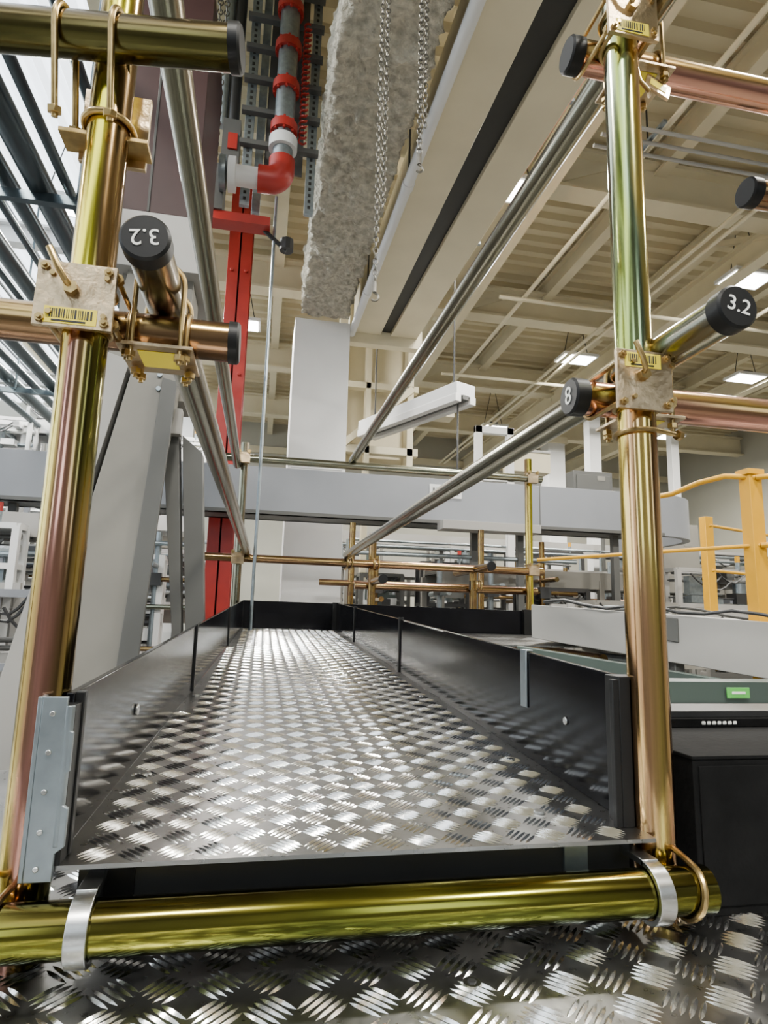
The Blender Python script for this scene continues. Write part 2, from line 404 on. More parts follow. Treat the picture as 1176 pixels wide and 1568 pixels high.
# ------------------------------------------------------------------ far scaffold frame
Yf=5.32
b=B()
for (x,z0,z1,m) in((-.20,-.45,1.45,zRail),(.94,-.6,.72,zXb),(2.40,-.6,1.5,zYel),(1.86,-.4,.42,zXb)):
    b.cyl((x,Yf,z0),(x,Yf,z1),R,m,20); b.cyl((x,Yf,z0-.01),(x,Yf,z0),.07,zFit,16)
b.cyl((-.5,Yf-.07,.455),(2.5,Yf-.07,.44),R,zXb,20)
b.cyl((-.35,Yf-.07,1.30),(2.5,Yf-.07,1.30),R,zRail,20)
b.cyl((.8,Yf+.07,.27),(2.5,Yf+.07,.27),R,zXb,20)
for x in(-.2,2.40):
    for z in(.45,1.30): b.box(x-.05,x+.05,Yf-.11,Yf-.06,z-.045,z+.045,mPlateZ); b.ubolt((x,Yf,z+.05),(0,0,1),(0,-1,0),R+.006,.13,.008,zFit)
for (x,z) in((.71,.45),(1.86,.3),(.94,.45)): 
    b.ubolt((x,Yf-.07,z),(1,0,0),(0,1,0),R+.006,.13,.008,zFit); b.ubolt((x+.04,Yf-.07,z),(1,0,0),(0,1,0),R+.006,.13,.008,zFit); b.box(x-.04,x+.04,Yf-.02,Yf+.0,z-.04,z+.04,mDark)
for x in(.94,1.86,2.4):
    b.cyl((x,4.1,-.25),(x,6.4,-.22),R,zXb,16)
for x in (.94,2.4): b.cyl((x,6.6,-.6),(x,6.6,1.0),R,zXb,16)
b.cyl((.6,6.6,.35),(2.7,6.6,.35),R,zXb,16)
for (x,z) in((.95,.30),(1.86,.44)):
    b.cyl((x,Yf-.45,z),(x,Yf+.5,z),R,zXb,16); b.cyl((x,Yf-.465,z),(x,Yf-.44,z),R+.004,mCap,16)
b.make("scaffold_frame")

# ------------------------------------------------------------------ red + white columns, overhead beams
b=B()
def hcol(b,x0,x1,y0,d,z0,z1,m):
    b.box(x0,x1,y0,y0+.03,z0,z1,m); b.box(x0,x1,y0+d,y0+d+.03,z0,z1,m); xm=(x0+x1)/2; b.box(xm-.015,xm+.015,y0,y0+d,z0,z1,m)
hcol(b,-.66,-.36,7.62,.3,-3,5.6,mRed)
b.box(-.72,-.30,7.55,8.0,1.75,1.79,mRed)
for z in(2.9,4.3): 
    for x in(-.6,-.42): b.cyl((x,7.62,z+.06),(x,7.59,z+.06),.025,mRed,6)
b.make("red_steel_column",.004)
b=B(); b.box(.255,1.01,8.0,8.7,-3,4.0,mColumn); b.box(.20,1.06,7.95,8.75,-3,-2.9,mColumn)
b.box(.30,.97,7.99,8.0,1.9,1.92,mWallW); b.make("building_column",.02)
# sprayed beam
def roughbeam(name,x0,x1,y0,y1,z0,z1,st=.026,amp=.05,flare=.11):
    vs=[];fs=[]; per=[]
    def seg(a,bq,n): return [(a[0]+(bq[0]-a[0])*i/n,a[1]+(bq[1]-a[1])*i/n) for i in range(n)]
    nx=int((x1-x0)/st); nz=int((z1-z0)/st)
    per=seg((x0,z1),(x0,z0),nz)+seg((x0,z0),(x1,z0),nx)+seg((x1,z0),(x1,z1),nz)+[(x1,z1)]
    ny=int((y1-y0)/(st*1.2)); P=len(per); cx=(x0+x1)/2; cz=(z0+z1)/2
    for j in range(ny+1):
        y=y0+(y1-y0)*j/ny; fl=1+flare/(x1-x0)*(y1-y)/(y1-y0)
        for (x,z) in per:
            x=x0+(x-x0)*fl
            v=Vector((x,y,z)); n1=.8*noise.fractal(v*2.2,1.0,2.0,3)+1.0*abs(noise.noise(v*6))+.9*noise.noise(v*12)+.6*noise.noise(v*24)
            d=Vector((x-cx,0,z-cz)); d.normalize()
            vs.append(v+d*amp*n1+Vector((noise.noise(v*5)*.02,0,noise.noise(v*5+Vector((9,9,9)))*.02)))
    for j in range(ny):
        for i in range(P-1):
            a=j*P+i; fs.append((a,a+1,a+P+1,a+P))
    fs.append(tuple(ny*P+i for i in range(P))); fs.append(tuple(range(P-1,-1,-1)))
    b=B(); b.raw(vs,fs,mRough); o=b.make(name,0,False)
    for p in o.data.polygons: p.use_smooth=True
    return o
roughbeam("fireproofed_beam",.34,.95,-.5,7.95,4.05,4.75)
b=B()
def strip(xa0,xa1,xb0,xb1,z0,z1,m,ya=-1,yb=8.25):
    b.hexa([(xa0,ya,z0),(xa1,ya,z0),(xb1,yb,z0),(xb0,yb,z0),(xa0,ya,z1),(xa1,ya,z1),(xb1,yb,z1),(xb0,yb,z1)],m)
strip(1.31,1.68,1.08,1.48,4.0,4.5,mCream)
strip(1.68,2.00,1.48,1.63,4.05,4.5,mBlackP)
strip(2.00,2.30,1.63,2.02,4.0,4.5,mCream)
b.box(1.03,2.1,8.25,8.4,3.85,4.55,mCream)
b.make("overhead_duct",.006)
b=B(); b.cyl((1.25,-1,3.95),(1.055,8.2,3.95),.05,mWallW,20)
for y in(1,3,5,7): x=1.25-.0212*(y+1); b.cyl((x,y,3.95),(x,y+.08,3.95),.058,mWallW,20); b.cyl((x,y,3.99),(x,y,4.6),.01,mDark,6)
b.make("white_pipe")
b=B(); b.cyl((2.35,-1,4.1),(2.10,6.5,4.1),.022,mOrange,12)
for y in(0,2,4,6): b.box(2.28-.033*y,2.38-.033*y,y,y+.04,4.12,4.15,mGalv)
b.make("orange_conduit")
# cream frame behind the column
b=B(); yq=9.2
b.box(1.05,1.13,yq,yq+.3,-3,4.6,mCream); b.box(1.45,1.53,yq,yq+.2,-3,4.6,mCream); b.box(2.12,2.22,yq,yq+.3,2.3,4.6,mCream)
b.box(1.0,2.3,yq,yq+.15,3.55,3.65,mCream); b.box(1.0,2.3,yq,yq+.15,4.5,4.7,mCream); b.box(1.0,2.3,yq,yq+.15,2.5,2.62,mCream)
b.box(1.1,2.25,yq+.32,yq+.36,2.3,4.6,mCream); b.beam((1.1,yq,2.6),(2.2,yq,3.6),.1,.1,mCream)
b.box(2.15,2.9,yq,yq+.3,3.2,3.4,mCream)
b.make("bracing_frame",.004)

# ------------------------------------------------------------------ long grey conveyor across
b=B(); yy=7.0
n=14; z0,z1=1.11,1.65
outer=[(-6,yy),(5.0,yy)]+[(5.0+.75*math.sin(math.radians(90*i/n)),yy+.75-.75*math.cos(math.radians(90*i/n))) for i in range(1,n+1)]+[(5.75,9.5)]
inner=[(x,y) for x,y in[(-6,yy+.08),(4.98,yy+.08)]]+[(4.98+.67*math.sin(math.radians(90*i/n)),yy+.75-.67*math.cos(math.radians(90*i/n))) for i in range(1,n+1)]+[(5.67,9.5)]
m=len(outer); vs=[(x,y,z0) for x,y in outer]+[(x,y,z1) for x,y in outer]+[(x,y,z0) for x,y in inner]+[(x,y,z1) for x,y in inner]; fs=[]
for i in range(m-1):
    fs+=[(i,i+1,m+i+1,m+i),(m+i,m+i+1,3*m+i+1,3*m+i),(i,2*m+i,2*m+i+1,i+1)]
b.raw(vs,fs,mGrey)
b.box(-6,5.0,yy+.0,yy+.5,1.11,1.13,mGreyD); b.box(-6,5,yy+.42,yy+.5,1.11,1.6,mGrey); b.box(-6,5.0,yy-.012,yy,1.11,1.15,mGreyD)
b.box(1.9,2.3,yy-.01,yy,1.42,1.58,mWallW); 
for i in range(8): b.box(1.94+i*.042,1.965+i*.042,yy-.013,yy-.01,1.46,1.54,mGreyD)
for x in(-5,-2.7,2.5,3.1,4.4): b.box(x,x+.08,yy+.2,yy+.28,-3,1.11,mGreyD)
for x in(-3.2,-.9,3.3): b.box(x,x+.012,yy-.004,yy,1.11,1.65,mGreyD)
b.box(2.0,3.2,yy-.25,yy+.0,1.02,1.12,mGreyL)
b.make("overhead_conveyor",.003)

# suspended rail
def lin(name,p,q):
    b=B(); p=Vector(p);q=Vector(q); t=(q-p).normalized(); a=t.cross(Vector((0,0,1))).normalized()
    b.beam(p,q,.30,.16,mWallW); b.beam(p-Vector((0,0,.1)),q-Vector((0,0,.1)),.10,.06,mGreyD)
    b.beam(p+a*.12-Vector((0,0,.12)),q+a*.12-Vector((0,0,.12)),.09,.10,mColumn); b.beam(p-a*.12-Vector((0,0,.12)),q-a*.12-Vector((0,0,.12)),.09,.10,mColumn)
    for f in(.1,.9):
        m=p.lerp(q,f); b.cyl(m,(m.x,m.y,5.6),.012,mDark,8)
    b.cyl(p+t*.15,(p.x+t.x*.15,p.y+t.y*.15,1.15),.012,mDark,8)
    b.make(name,.004)
lin("suspended_crane_rail",(2.35,7.0,2.80),(1.45,9.05,2.85))

# ------------------------------------------------------------------ inclined conveyor tower at left
b=B(); Y=3.5
b.prism([(-.92,1.42),(-.79,1.38),(-1.0,.3),(-1.08,-.35),(-1.5,-3),(-1.9,-3),(-1.25,-.35),(-1.12,.3)],Y,Y+.14,mGreyL)
b.prism([(-.76,1.37),(-.52,1.29),(-.69,-.28),(-1.05,-3),(-1.42,-3),(-1.04,-.35),(-.96,.3)],Y-.02,Y+.12,mGreyW)
b.prism([(-.88,1.40),(-.60,1.30),(-.80,-.30),(-1.3,-3),(-1.7,-3),(-1.15,-.35)],Y+.10,Y+.2,mDark)
b.prism([(-.60,1.28),(-.52,1.26),(-.60,-.3),(-.72,-1.2),(-.82,-1.2),(-.70,-.3)],Y-.05,Y-.02,mGreyD)
b.prism([(-.62,1.12),(-.52,1.04),(-.42,-.1),(-.44,-3.0),(-.52,-3.0),(-.47,-.1)],Y+.15,Y+.27,mGreyD)
b.prism([(-.50,1.02),(-.38,.92),(-.30,-.1),(-.32,-3.0),(-.42,-3.0),(-.40,-.1)],Y+.17,Y+.29,mGreyD)
b.prism([(-.60,1.15),(-.50,1.15),(-.50,1.0),(-.60,1.0)],Y+.08,Y+.15,mGreyL)
b.box(-1.0,-.45,Y,Y+.6,1.95,2.30,mGreyL)
b.box(-1.02,-.50,Y,Y+.8,2.30,3.9,mMaroon); b.box(-.78,-.765,Y-.004,Y,2.3,3.9,mBlackP)
b.box(-.9,-.5,Y+.1,Y+.4,1.2,2.0,mGreyW)
b.prism([(-.86,1.95),(-.58,1.95),(-.52,1.3),(-.92,1.42)],Y+.05,Y+.11,mGreyW)
for z in(1.30,1.22): b.cyl((-.62,Y-.02,z),(-.62,Y-.035,z),.015,mGalv,8)
b.make("inclined_conveyor",.004)

# ------------------------------------------------------------------ sprinkler riser and strut rack
b=B(); Y=5.0
for x in(-.33,.22):
    b.box(x-.04,x+.04,Y-.04,Y+.0,3.45,5.8,mGalv); 
    for i in range(40):
        z=3.5+i*.058; b.box(x-.012,x+.012,Y-.044,Y-.04,z,z+.03,mBlackP)
b.box(-.27,-.2,Y+.05,Y+.12,3.45,5.8,mGalv); b.box(-.19,.15,Y+.08,Y+.1,3.9,5.8,mGreyD)
for z in(4.0,4.32,4.64,4.96,5.28,5.6): b.box(-.40,.28,Y-.10,Y-.04,z,z+.045,mGreyD)
b.make("strut_rack",.002)
b=B()
b.cyl((-.03,Y-.2,3.75),(-.03,Y-.2,5.8),.085,mGalv,24)
for z in(4.1,4.5,4.9,5.3): 
    b.cyl((-.03,Y-.2,z-.04),(-.03,Y-.2,z+.04),.115,mRed,24)
    for k in range(8):
        g=k*math.pi/4; b.cyl((-.03+.10*math.cos(g),Y-.2+.10*math.sin(g),z-.06),(-.03+.10*math.cos(g),Y-.2+.10*math.sin(g),z+.06),.012,mRed,6)
pts=[(-.03,Y-.2,3.8)]+[(-.13+.10*math.cos(math.radians(g)),Y-.2,3.70-.10*math.sin(math.radians(g))) for g in range(0,91,15)]+[(-.22,Y-.2,3.60)]
b.sweep(pts,.11,mRed,20)
b.cyl((-.22,Y-.2,3.6),(-.42,Y-.2,3.6),.085,mWallW,24)
b.cyl((-.40,Y-.2,3.6),(-.46,Y-.2,3.6),.14,mWallW,24); b.cyl((-.48,Y-.2,3.6),(-.53,Y-.2,3.6),.14,mGalv,24)
b.cyl((-.03,Y-.2,3.9),(-.03,Y-.2,4.0),.12,mWallW,24)
for z in [4.05+i*.055 for i in range(22)]:
    b.sweep([(.13+.03*math.cos(g),Y-.15+.03*math.sin(g),z+.004*g) for g in [k*math.pi/4 for k in range(8)]],.010,mRed,5)
b.cyl((-.25,Y,3.35),(.05,Y,3.1),.02,mDark,8); b.cyl((.05,Y,3.1),(.05,Y,3.2),.06,mDark,10)
b.box(-.6,-.1,Y-.1,Y+.05,3.25,3.33,mRed); b.box(-.62,-.5,Y-.12,Y+.1,3.33,3.75,mGreyD)
b.box(-.55,-.40,Y-.05,Y+.1,3.75,4.25,mGreyD); b.box(-.50,-.42,Y-.07,Y-.05,3.95,4.1,mRed); b.cyl((-.56,Y,4.2),(-.56,Y,5.8),.04,mGalv,12); b.cyl((-.47,Y,4.2),(-.47,Y,5.8),.05,mDark,12)
b.cyl((-.06,Y,-3),(-.06,Y,3.6),.013,mGalv,8)
b.make("sprinkler_riser")

# ------------------------------------------------------------------ hanging chains
def chain(name,x,y,z0,z1,hook=True,w=.012,l=.032,wr=.0034):
    b=B(); z=z1; k=0
    while z>z0:
        pts=[]
        for i in range(10):
            g=2*math.pi*i/10; u=w*math.cos(g); v=(l*.62)*math.sin(g)
            pts.append((x+u,y,z+v) if k%2==0 else (x,y+u,z+v))
        b.sweep(pts,wr,mChain,5,closed=True); z-=l; k+=1
    if hook:
        b.cyl((x,y,z0),(x,y,z0-.06),.012,mChain,10)
        b.sweep([(x,y,z0-.05)]+[(x+.022*math.sin(math.radians(g)),y,z0-.085+.022*math.cos(math.radians(g))) for g in range(0,250,25)],.006,mChain,8)
    b.make(name)
chain("hanging_chain",.50,3.0,1.75,3.98); chain("hanging_chain",.535,3.02,2.2,3.98,False)
chain("hanging_chain",.73,3.0,2.55,3.98,w=.014,wr=.0045); chain("hanging_chain",.765,3.02,2.75,3.98,False)
chain("hanging_chain",-.58,4.4,3.4,5.7,False,w=.02,l=.045,wr=.005); chain("hanging_chain",-.53,4.4,3.4,5.7,False,w=.02,l=.045,wr=.005)

# ------------------------------------------------------------------ left overhead pipes
b=B()
for (x,z,r) in((-1.72,3.0,.085),(-1.53,3.0,.035),(-1.95,3.02,.06),(-2.12,3.05,.03),(-2.32,3.0,.075),(-2.52,3.05,.035),(-2.72,3.0,.05),(-2.95,3.0,.07),(-3.2,3.0,.05),(-3.5,3.05,.08),(-3.8,3.0,.05),(-1.35,3.45,.04)):
    b.cyl((x,-1,z),(x,11,z),r,mPipe,16)
for y in(4.4,6.6,8.8): b.box(-4,-1.3,y,y+.06,2.86,2.93,mPipe); b.cyl((-1.45,y,2.9),(-1.45,y,5.7),.015,mPipe,8); b.cyl((-3.4,y,2.9),(-3.4,y,5.7),.015,mPipe,8)
b.make("overhead_pipe_rack")

# ------------------------------------------------------------------ right-hand side equipment
b=B()
b.hexa([(1.95,4.3,-.12),(3.1,3.0,-.33),(3.9,3.5,-.33),(2.5,4.9,-.12),(1.95,4.3,.12),(3.1,3.0,.015),(3.9,3.5,.015),(2.5,4.9,.12)],mGreyL)
b.hexa([(1.75,4.1,-.25),(3.1,2.85,-.46),(3.15,2.95,-.46),(1.8,4.15,-.25),(1.75,4.1,-.17),(3.1,2.85,-.37),(3.15,2.95,-.37),(1.8,4.15,-.17)],mTeal)
b.hexa([(2.55,3.6,-.10),(2.6,3.55,-.11),(2.61,3.56,-.11),(2.56,3.61,-.10),(2.55,3.6,.05),(2.6,3.55,.04),(2.61,3.56,.04),(2.56,3.61,.05)],mGreyD)
for (x,y) in((2.0,4.2),(2.6,3.55),(3.1,3.05)): b.box(x,x+.07,y+.05,y+.12,-3,-.2,mGreyD)
b.sweep([(2.0+.1*i,4.2-.11*i,.14-.008*i+.02*math.sin(i*1.7)) for i in range(12)],.012,mDark,6)
b.sweep([(2.1+.1*i,4.3-.10*i,.14-.008*i+.025*math.sin(i*1.1+1)) for i in range(13)],.010,mBlackP,6)
b.make("side_conveyor",.006)
b=B(); b.box(.9,3.4,2.2,2.34,-.385,-.215,mTeal); b.box(.9,3.4,2.19,2.2,-.30,-.295,mBlackP)
b.box(1.80,1.90,2.185,2.19,-.275,-.235,mGreenL); b.box(1.82,1.88,2.183,2.185,-.26,-.25,mWhite)
b.box(1.0,1.06,2.25,2.31,-3,-.385,mGreyD); b.box(3.0,3.06,2.25,2.31,-3,-.385,mGreyD)
b.make("cross_conveyor",.004)
b=B(); b.box(.735,1.35,.985,1.40,-.470,-.225,mBlackRub); b.box(.745,1.34,.982,.985,-.455,-.235,mBlackRub); b.box(.733,1.355,.983,1.405,-.225,-.219,mBlackRub)
b.make("black_cabinet",.006)
b=B(); b.box(.86,1.3,1.25,1.38,-.219,-.200,mBlackRub); b.box(.88,1.3,1.26,1.37,-.200,-.185,mDark)
for i in range(7): b.box(.96+i*.013,.969+i*.013,1.247,1.25,-.213,-.206,mWhite)
b.cyl((.90,1.3,-.185),(.90,1.3,-.172),.02,mDark,12); b.sweep([(.88,1.3,-.18),(.84,1.3,-.175),(.82,1.32,-.20),(.82,1.35,-.219)],.006,mGreyD)
b.make("barcode_scanner",.003)

# yellow guard rails
b=B()
px=3.02;py=3.3
b.box(px-.045,px+.045,py,py+.09,-3,.98,mYel); b.box(px-.06,px+.06,py-.01,py+.10,.95,.985,mYel)
pts=[(px,py,.93),(2.9,3.42,.955),(2.8,3.54,.93),(2.70,3.68,.875),(2.62,3.78,.865),(2.585,3.82,.84),(2.58,3.83,-.0)]
b.sweep(pts,.018,mYel,12)
b.sweep([(px,py,.50),(2.05,4.4,.46)],.013,mYel,12)
b.sweep([(px,py,.50),(3.9,2.6,.5)],.018,mYel,12); b.sweep([(px,py,.93),(3.9,2.6,.95)],.018,mYel,12)
b.make("safety_guard_rail",.004)
for (x,y,h) in((4.85,6.0,1.2),):
    b=B(); b.box(x-.05,x+.05,y,y+.10,-3,h,mYel); b.sweep([(x,y,h-.1),(x+1.6,y+.6,h-.1)],.018,mYel); b.sweep([(x,y,h-.6),(x+1.6,y+.6,h-.6)],.018,mYel)
    b.make("safety_guard_rail",.004)

# generic belt conveyors standing in the hall
def conveyor(x0,y0,x1,y1,z,w=.7,h=.22,col=mGreyW,legs=True,guard=None):
    b=B(); p=Vector((x0,y0,z));q=Vector((x1,y1,z)); t=(q-p).normalized(); a=t.cross(Vector((0,0,1))).normalized(); L=(q-p).length
    for s in(-1,1): b.beam(p+a*s*w/2,q+a*s*w/2,.05,h,col)
    b.beam(p+Vector((0,0,.03)),q+Vector((0,0,.03)),w-.06,.02,mDark)
    n=int(L/.35)
    for i in range(n): c=p+t*(.2+i*.35); b.cyl(c-a*w*.48-Vector((0,0,.06)),c+a*w*.48-Vector((0,0,.06)),.035,mGalv,8)
    n=max(2,int(L/2))
    for i in range(n+1):
        c=p+t*(L*i/n)
        for s in(-1,1):
            d=c+a*s*w/2; b.box(d.x-.035,d.x+.035,d.y-.035,d.y+.035,-3,z,col)
            if guard: b.cyl((d.x,d.y,z),(d.x,d.y,z+.45),.022,guard,8)
    if guard:
        for s in(-1,1): b.cyl(p+a*s*w/2+Vector((0,0,.45)),q+a*s*w/2+Vector((0,0,.45)),.022,guard,8)
    b.make("belt_conveyor",0)
conveyor(2.2,7.9,9,8.3,.55,col=mGreyW); conveyor(1.3,10.0,10,10.0,.75,col=mGreyL,guard=mGalv)
conveyor(1.2,12,11,12.3,1.5,col=mGreyL); conveyor(3.4,6.75,9,6.3,.10,col=mGreyL,w=.5)
conveyor(1.3,13.8,11,13.6,.6,col=mGreyD); conveyor(3.0,5.1,9,5.4,-.25,col=mGreyW,w=.8)
conveyor(-9,7.9,-1.6,8.0,.6,col=mWallW); conveyor(-8,5.3,-2.0,5.5,0.1,col=mGreyL); conveyor(-9,10,-1,10,1.3,col=mWallW)
conveyor(-8,4.2,-1.8,4.25,-.5,col=mGreyW); conveyor(-9,12.5,-1,12.6,.3,col=mGreyL); conveyor(-6,11.3,-2,11.3,3.0,col=mWallW)
conveyor(-7,6.35,-1.9,6.4,.75,col=mGreyL,w=.5)
# distant scaffolds
for k,(ox,oy) in enumerate(((-3.4,7.3),(3.2,9.2),(5.2,11.1),(1.3,7.3))):
    b=B()
    for i in range(4):
        x=ox+i*.75+random.uniform(-.1,.1); m=random.choice([zXb,mGalv,zXb,mGalv]); b.cyl((x,oy,-1.5),(x,oy,random.uniform(.5,1.0)),.035,m,10)
        b.cyl((x,oy-.4,.2+.1*i),(x,oy+.4,.2+.1*i),.03,m,10)
        b.box(x-.07,x+.07,oy-.1,oy+.02,.28,.42,mDark)
    for z in(-.4,.05,.35,.75): b.cyl((ox-.3,oy-.06,z),(ox+2.6,oy-.06,z),.028,random.choice([zXb,mGalv,zRail]),10)
    b.make("distant_scaffold")
# packing machines: frame, guards, drums, pipes, hoses
def machine(x,y,w,d,z0,h):
    b=B(); left=x<0
    fr=random.choice([mWallW,mGreyL,mWallW,mGrey] if left else [mGreyD,mGreyL,mGreyW,mDark])
    pal=[mWallW,mGreyL,mGrey,mGalv,mDark,mWallW,mSteel] if left else [mDark,mGreyD,mWallW,mGrey,mGalv,mTeal,mDark]
    for sx in(0,w):
        for sy in(0,d): b.box(x+sx-.03,x+sx+.03,y+sy-.03,y+sy+.03,-3,z0+h,fr)
    for z in(z0,z0+h*.5,z0+h):
        b.beam((x,y,z),(x+w,y,z),.05,.05,fr); b.beam((x,y+d,z),(x+w,y+d,z),.05,.05,fr)
        b.beam((x,y,z),(x,y+d,z),.05,.05,fr); b.beam((x+w,y,z),(x+w,y+d,z),.05,.05,fr)
    b.box(x+.03,x+w-.03,y+.05,y+d-.05,z0-.25,z0,mGreyW)
    for i in range(random.randint(9,14)):
        bw=random.uniform(.08,.32); bh=random.uniform(.06,.28); bx=x+random.uniform(.03,max(.04,w-bw-.03)); bz=z0+random.uniform(0,h-bh); by=y+random.uniform(0,.15)
        b.box(bx,bx+bw,by,by+random.uniform(.1,.3),bz,bz+bh,random.choice(pal))
    for i in range(8):
        bz=z0+random.uniform(0,h); b.cyl((x,y+random.uniform(0,d),bz),(x+w,y+random.uniform(0,d),bz),random.uniform(.012,.045),random.choice([mGalv,mSteel,mDark,mGreyD]),10)
    for i in range(3):
        bx=x+random.uniform(0,w); r=random.uniform(.04,.12); b.cyl((bx,y+.1,z0),(bx,y+.1,z0+random.uniform(.2,h)),r,random.choice([mGalv,mGreyD,mWallW]),14)
    for i in range(3):
        bx=x+random.uniform(0,w*.5); b.sweep([(bx+w*.08*k,y-.03,z0+h-.15*math.sin(k*.6)-.05*i) for k in range(6)],.012,mDark,5)
    if random.random()<.5:
        bx=x+w*.8; b.cyl((bx,y,z0+h),(bx,y,z0+h+.12),.03,mGalv,8); b.cyl((bx,y,z0+h+.12),(bx,y,z0+h+.2),.03,random.choice([mRed,mGreenL,mYel]),8)
    b.make("packing_machine",0)
for (x,y,w,d,z0,h) in((1.35,10.7,1.2,.7,-.2,.95),(2.9,10.7,1.4,.7,-.4,1.2),(4.7,10.9,1.3,.6,0,1.3),(6.5,7.2,1.2,.6,-.3,1.1),(8.2,7.0,1.2,.7,-.2,1.4),
      (6.4,4.0,.9,.7,-.6,.8),(3.6,12.9,1.4,.4,.2,1.5),(1.2,14.6,1.6,.8,.4,1.3),(6.8,11.0,1.4,.5,.2,1.7),(8.8,11.0,1.4,.5,.2,1.2),(9.2,9.0,1.2,.4,.3,1.3),
      (1.4,8.8,.6,.3,-.3,.9),(2.3,8.8,.7,.3,-.4,1.2),(3.3,5.75,.9,.35,-.5,.7),(4.6,5.8,.9,.15,-.5,.6),(5.2,7.05,1.1,.25,-.2,.9),(3.2,7.35,.9,.15,-.4,.8),
      (-2.6,6.9,.9,.25,-.5,1.1),(-3.9,4.75,1.1,.3,-.6,.9),(-2.7,3.1,.7,.7,-.9,1.0),(-4.2,8.6,1.2,.8,.7,1.3),(-2.6,8.7,1.0,.8,.2,1.1),(-6,8.7,1.2,.8,.6,2.0),
      (-3.2,10.6,1.2,.3,1.0,1.8),(-5,10.6,1.2,.3,1.5,1.5),(-2.2,13.2,1.4,.8,.6,3.0),(-4.8,13.2,1.4,.8,.6,3.4),(-7.0,10.6,1.4,.8,.6,3.0),(-5.4,5.8,1.0,.25,-.3,1.7),(-2.0,11.8,.8,.3,1.4,1.8),
      (-1.9,4.75,.7,.3,-.9,1.0),(-2.9,5.85,.8,.2,.0,.7),(-1.7,7.3,.6,.2,-.6,1.2),(-1.5,8.7,.8,.6,.1,.7)):
    machine(x,y,w,d,z0,h)
# white bay columns
for (x,y,w) in((7.6,15.5,.5),(7.35,12.85,.28),(9.6,13.0,.2),(-4.75,9.5,.3),(-2.2,15,.4),(-7.0,15,.4)):
    b=B(); b.box(x,x+w,y,y+w,-3,5.1,mWallW); b.box(x-.08,x+w+.08,y-.08,y+w+.08,-3,-2.85,mWallW); b.box(x-.06,x+w+.06,y-.06,y+w+.06,4.9,5.1,mCream); b.make("hall_column",.01)
b=B()
for x in(3.38,3.94): b.box(x,x+.12,9.55,9.65,-3,3.22,mWallW)
b.box(3.38,4.06,9.55,9.65,3.1,3.22,mWallW); b.box(3.38,4.06,9.55,9.65,2.28,2.36,mWallW); b.box(4.0,4.75,9.62,9.9,2.5,2.85,mCream); b.box(4.0,4.75,9.6,9.92,2.84,2.88,mGreyL)
b.make("lift_frame",.004)
for (x,y,z,w,h,m) in((3.9,7.25,1.65,.55,.30,mGreyD),(5.8,4.5,-.1,.6,.8,mDark),(6.2,8.8,.7,.7,.9,mGreyW)):
    b=B(); b.box(x,x+w,y,y+.22,z,z+h,m); b.box(x+.04,x+w-.04,y-.015,y,z+.05,z+h-.05,m); b.box(x+w*.6,x+w*.8,y-.02,y-.015,z+h*.6,z+h*.8,mGreyW)
    b.make("control_cabinet",.006)

# ------------------------------------------------------------------ hall shell
def slab(name,x0,x1,y0,y1,z0,z1,m): b=B(); b.box(x0,x1,y0,y1,z0,z1,m); return b.make(name,0,False)
slab("floor",-12,14,-6,19,-3.1,-3,mFloor)
b=B(); b.box(-12,14,19,19.2,-3,6.6,mWall); b.box(6.5,13,18.95,19,3.2,4.6,mWallW); b.box(2,14,18.93,18.96,2.9,3.1,mTeal); b.box(-12,14,18.9,19,4.9,5.1,mCream); b.make("wall_back",0,False)
slab("wall_left",-12.2,-12,-6,19,-3,6.6,mWallW); slab("wall_right",14,14.2,-6,19,-3,6.6,mWall); slab("unseen_dark_wall",-12.2,14.2,-6.2,-6,-3,6.6,mWallD)  # last one: unseen wall behind the camera, added dark for contrast in tube reflections
b=B()
for i in range(9): b.box(-11.98,-11.9,-2+i*2.2,-.3+i*2.2,1.0,4.6,mWin)
for i in range(4): b.box(-9+i*5.2,-7.4+i*5.2,-5.98,-5.95,1.0,4.4,mWin)  # unseen glowing panes behind the camera, added for the metal to reflect
b.make("window_and_added_panes")
# corrugated deck
b=B(); vs=[];fs=[]; y=-6; zt,zb=5.95,5.87; k=0
prof=[]
while y<19: prof+=[(y,zb),(y+.10,zb),(y+.14,zt),(y+.24,zt)]; y+=.28
for (yy_,z) in prof: vs+=[(-1.9,yy_,z),(14,yy_,z)]
for i in range(len(prof)-1): fs.append((2*i,2*i+1,2*i+3,2*i+2))
b.raw(vs,fs,mDeck)
vs=[];fs=[]
x=-12; prof=[]
while x<-1.9: prof+=[(x,zb),(x+.10,zb),(x+.14,zt),(x+.24,zt)]; x+=.28
for (xx,z) in prof: vs+=[(xx,-6,z),(xx,19,z)]
for i in range(len(prof)-1): fs.append((2*i,2*i+1,2*i+3,2*i+2))
b.raw(vs,fs,mSky)
for x in range(-11,-2,1): b.box(x,x+.03,-6,19,5.82,5.86,mGreyD)
b.make("ceiling",0,False)
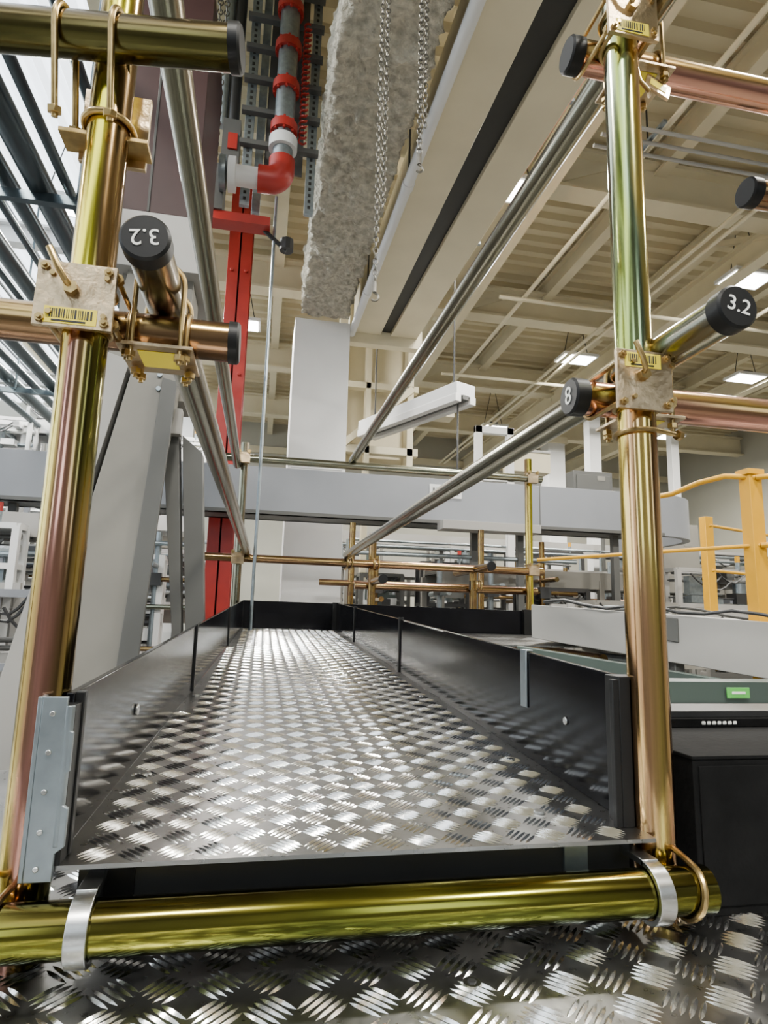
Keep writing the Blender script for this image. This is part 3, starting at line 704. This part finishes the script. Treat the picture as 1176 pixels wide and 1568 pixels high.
# roof steel
b=B()
def ibeam(p,q,w,h,m):
    p=Vector(p);q=Vector(q); b.beam(p,q,.04,h,m)
    for s in(-1,1): b.beam(p+Vector((0,0,s*h/2)),q+Vector((0,0,s*h/2)),w,.04,m)
for y in(3.0,6.2,9.4,12.6,15.8): ibeam((-1.9,y,5.35),(14,y,5.35),.28,.5,mCream)
for y in(3.0,9.4,15.8): ibeam((-12,y,5.5),(-1.9,y,5.5),.2,.3,mWallW)
for x in(2.9,4.6,6.3,8.0,9.7,11.4,.0,-1.8,-5.4): ibeam((x,-3,5.68),(x,19,5.68),.16,.28,mCream)
for x in(2.9,6.3,9.7): ibeam((x,-3,5.0),(x,19,5.0),.2,.35,mCream)
for y in(3.0,6.2,9.4,12.6):
    for x in(2.9,6.3,9.7):
        b.beam((x,y,5.1),(x+1.3,y,5.65),.08,.08,mCream); b.beam((x,y,5.0),(x,y+1.2,5.6),.08,.08,mCream)
b.make("roof_steel_framing",0)
b=B()
for (x,z) in((3.6,4.75),(5.2,4.75),(7.3,4.75),(5.35,4.75)): b.cyl((x,-1,z),(x,18,z),.03,mCream,10)
for y in(8,11): b.cyl((3.2,y,4.69),(13,y,4.69),.03,mCream,10)
for y in(4.7,4.85,5.0): b.cyl((3.0,y,4.69),(13,y,4.69),.02,mGreyL,10)
for x in(3.5,5,6.5,8): b.box(x,x+.04,4.6,5.1,4.71,4.74,mGalv); b.cyl((x,4.85,4.74),(x,4.85,5.8),.01,mDark,6)
b.make("ceiling_conduits")

# high-bay lights
def highbay(x,y,z=4.85,e=430):
    b=B()
    b.box(x-.34,x+.34,y-.22,y+.22,z+.0,z+.05,mWallW); b.box(x-.30,x+.30,y-.18,y+.18,z-.012,z,mLamp); b.box(x-.10,x+.10,y-.08,y+.08,z+.05,z+.14,mGreyD)
    for s in(-1,1): b.cyl((x+s*.25,y,z+.05),(x+s*.05,y,5.85),.008,mDark,6)
    o=b.make("high_bay_light",0)
    l=bpy.data.lights.new("lamp",'AREA'); l.shape='RECTANGLE'; l.size=.6; l.size_y=.36; l.energy=e; l.color=(1,.965,.885)
    lo=bpy.data.objects.new("lamp",l); lo.location=(x,y,z-.03); COL.objects.link(lo); lo.parent=o
for (x,y) in((5.55,10.1),(6.5,7.0),(2.55,6.0),(9.2,10.1),(9.2,4.2),(5.6,14.5),(2.7,14.5),(3.4,1.5),(6.9,1.5),(-2.6,7.5),(-2.6,12),(-5.9,9),(-2.9,2.2),(-.6,-2),(2.6,-2.5),(-5.9,3),(-.6,10.2),(10.3,14)):
    highbay(x,y)

# world
w=bpy.data.worlds.new("World"); scene.world=w; w.use_nodes=True
bg=w.node_tree.nodes["Background"]; bg.inputs[0].default_value=(.80,.86,.92,1); bg.inputs[1].default_value=.5

# ------------------------------------------------------------------ camera
cam=bpy.data.cameras.new("Camera"); co=bpy.data.objects.new("Camera",cam); COL.objects.link(co)
rx=Vector((.9805,-.1946,.0257)).normalized(); fw=Vector((.1877,.9678,.1672)).normalized()
up=rx.cross(fw).normalized(); rx=fw.cross(up).normalized()
Mx=Matrix((( rx.x,up.x,-fw.x,0),(rx.y,up.y,-fw.y,0),(rx.z,up.z,-fw.z,0),(0,0,0,1)))
co.matrix_world=Mx
cam.sensor_fit='AUTO'; cam.sensor_width=36; cam.lens=970/1600*36; cam.clip_start=.02; cam.clip_end=200
scene.camera=co
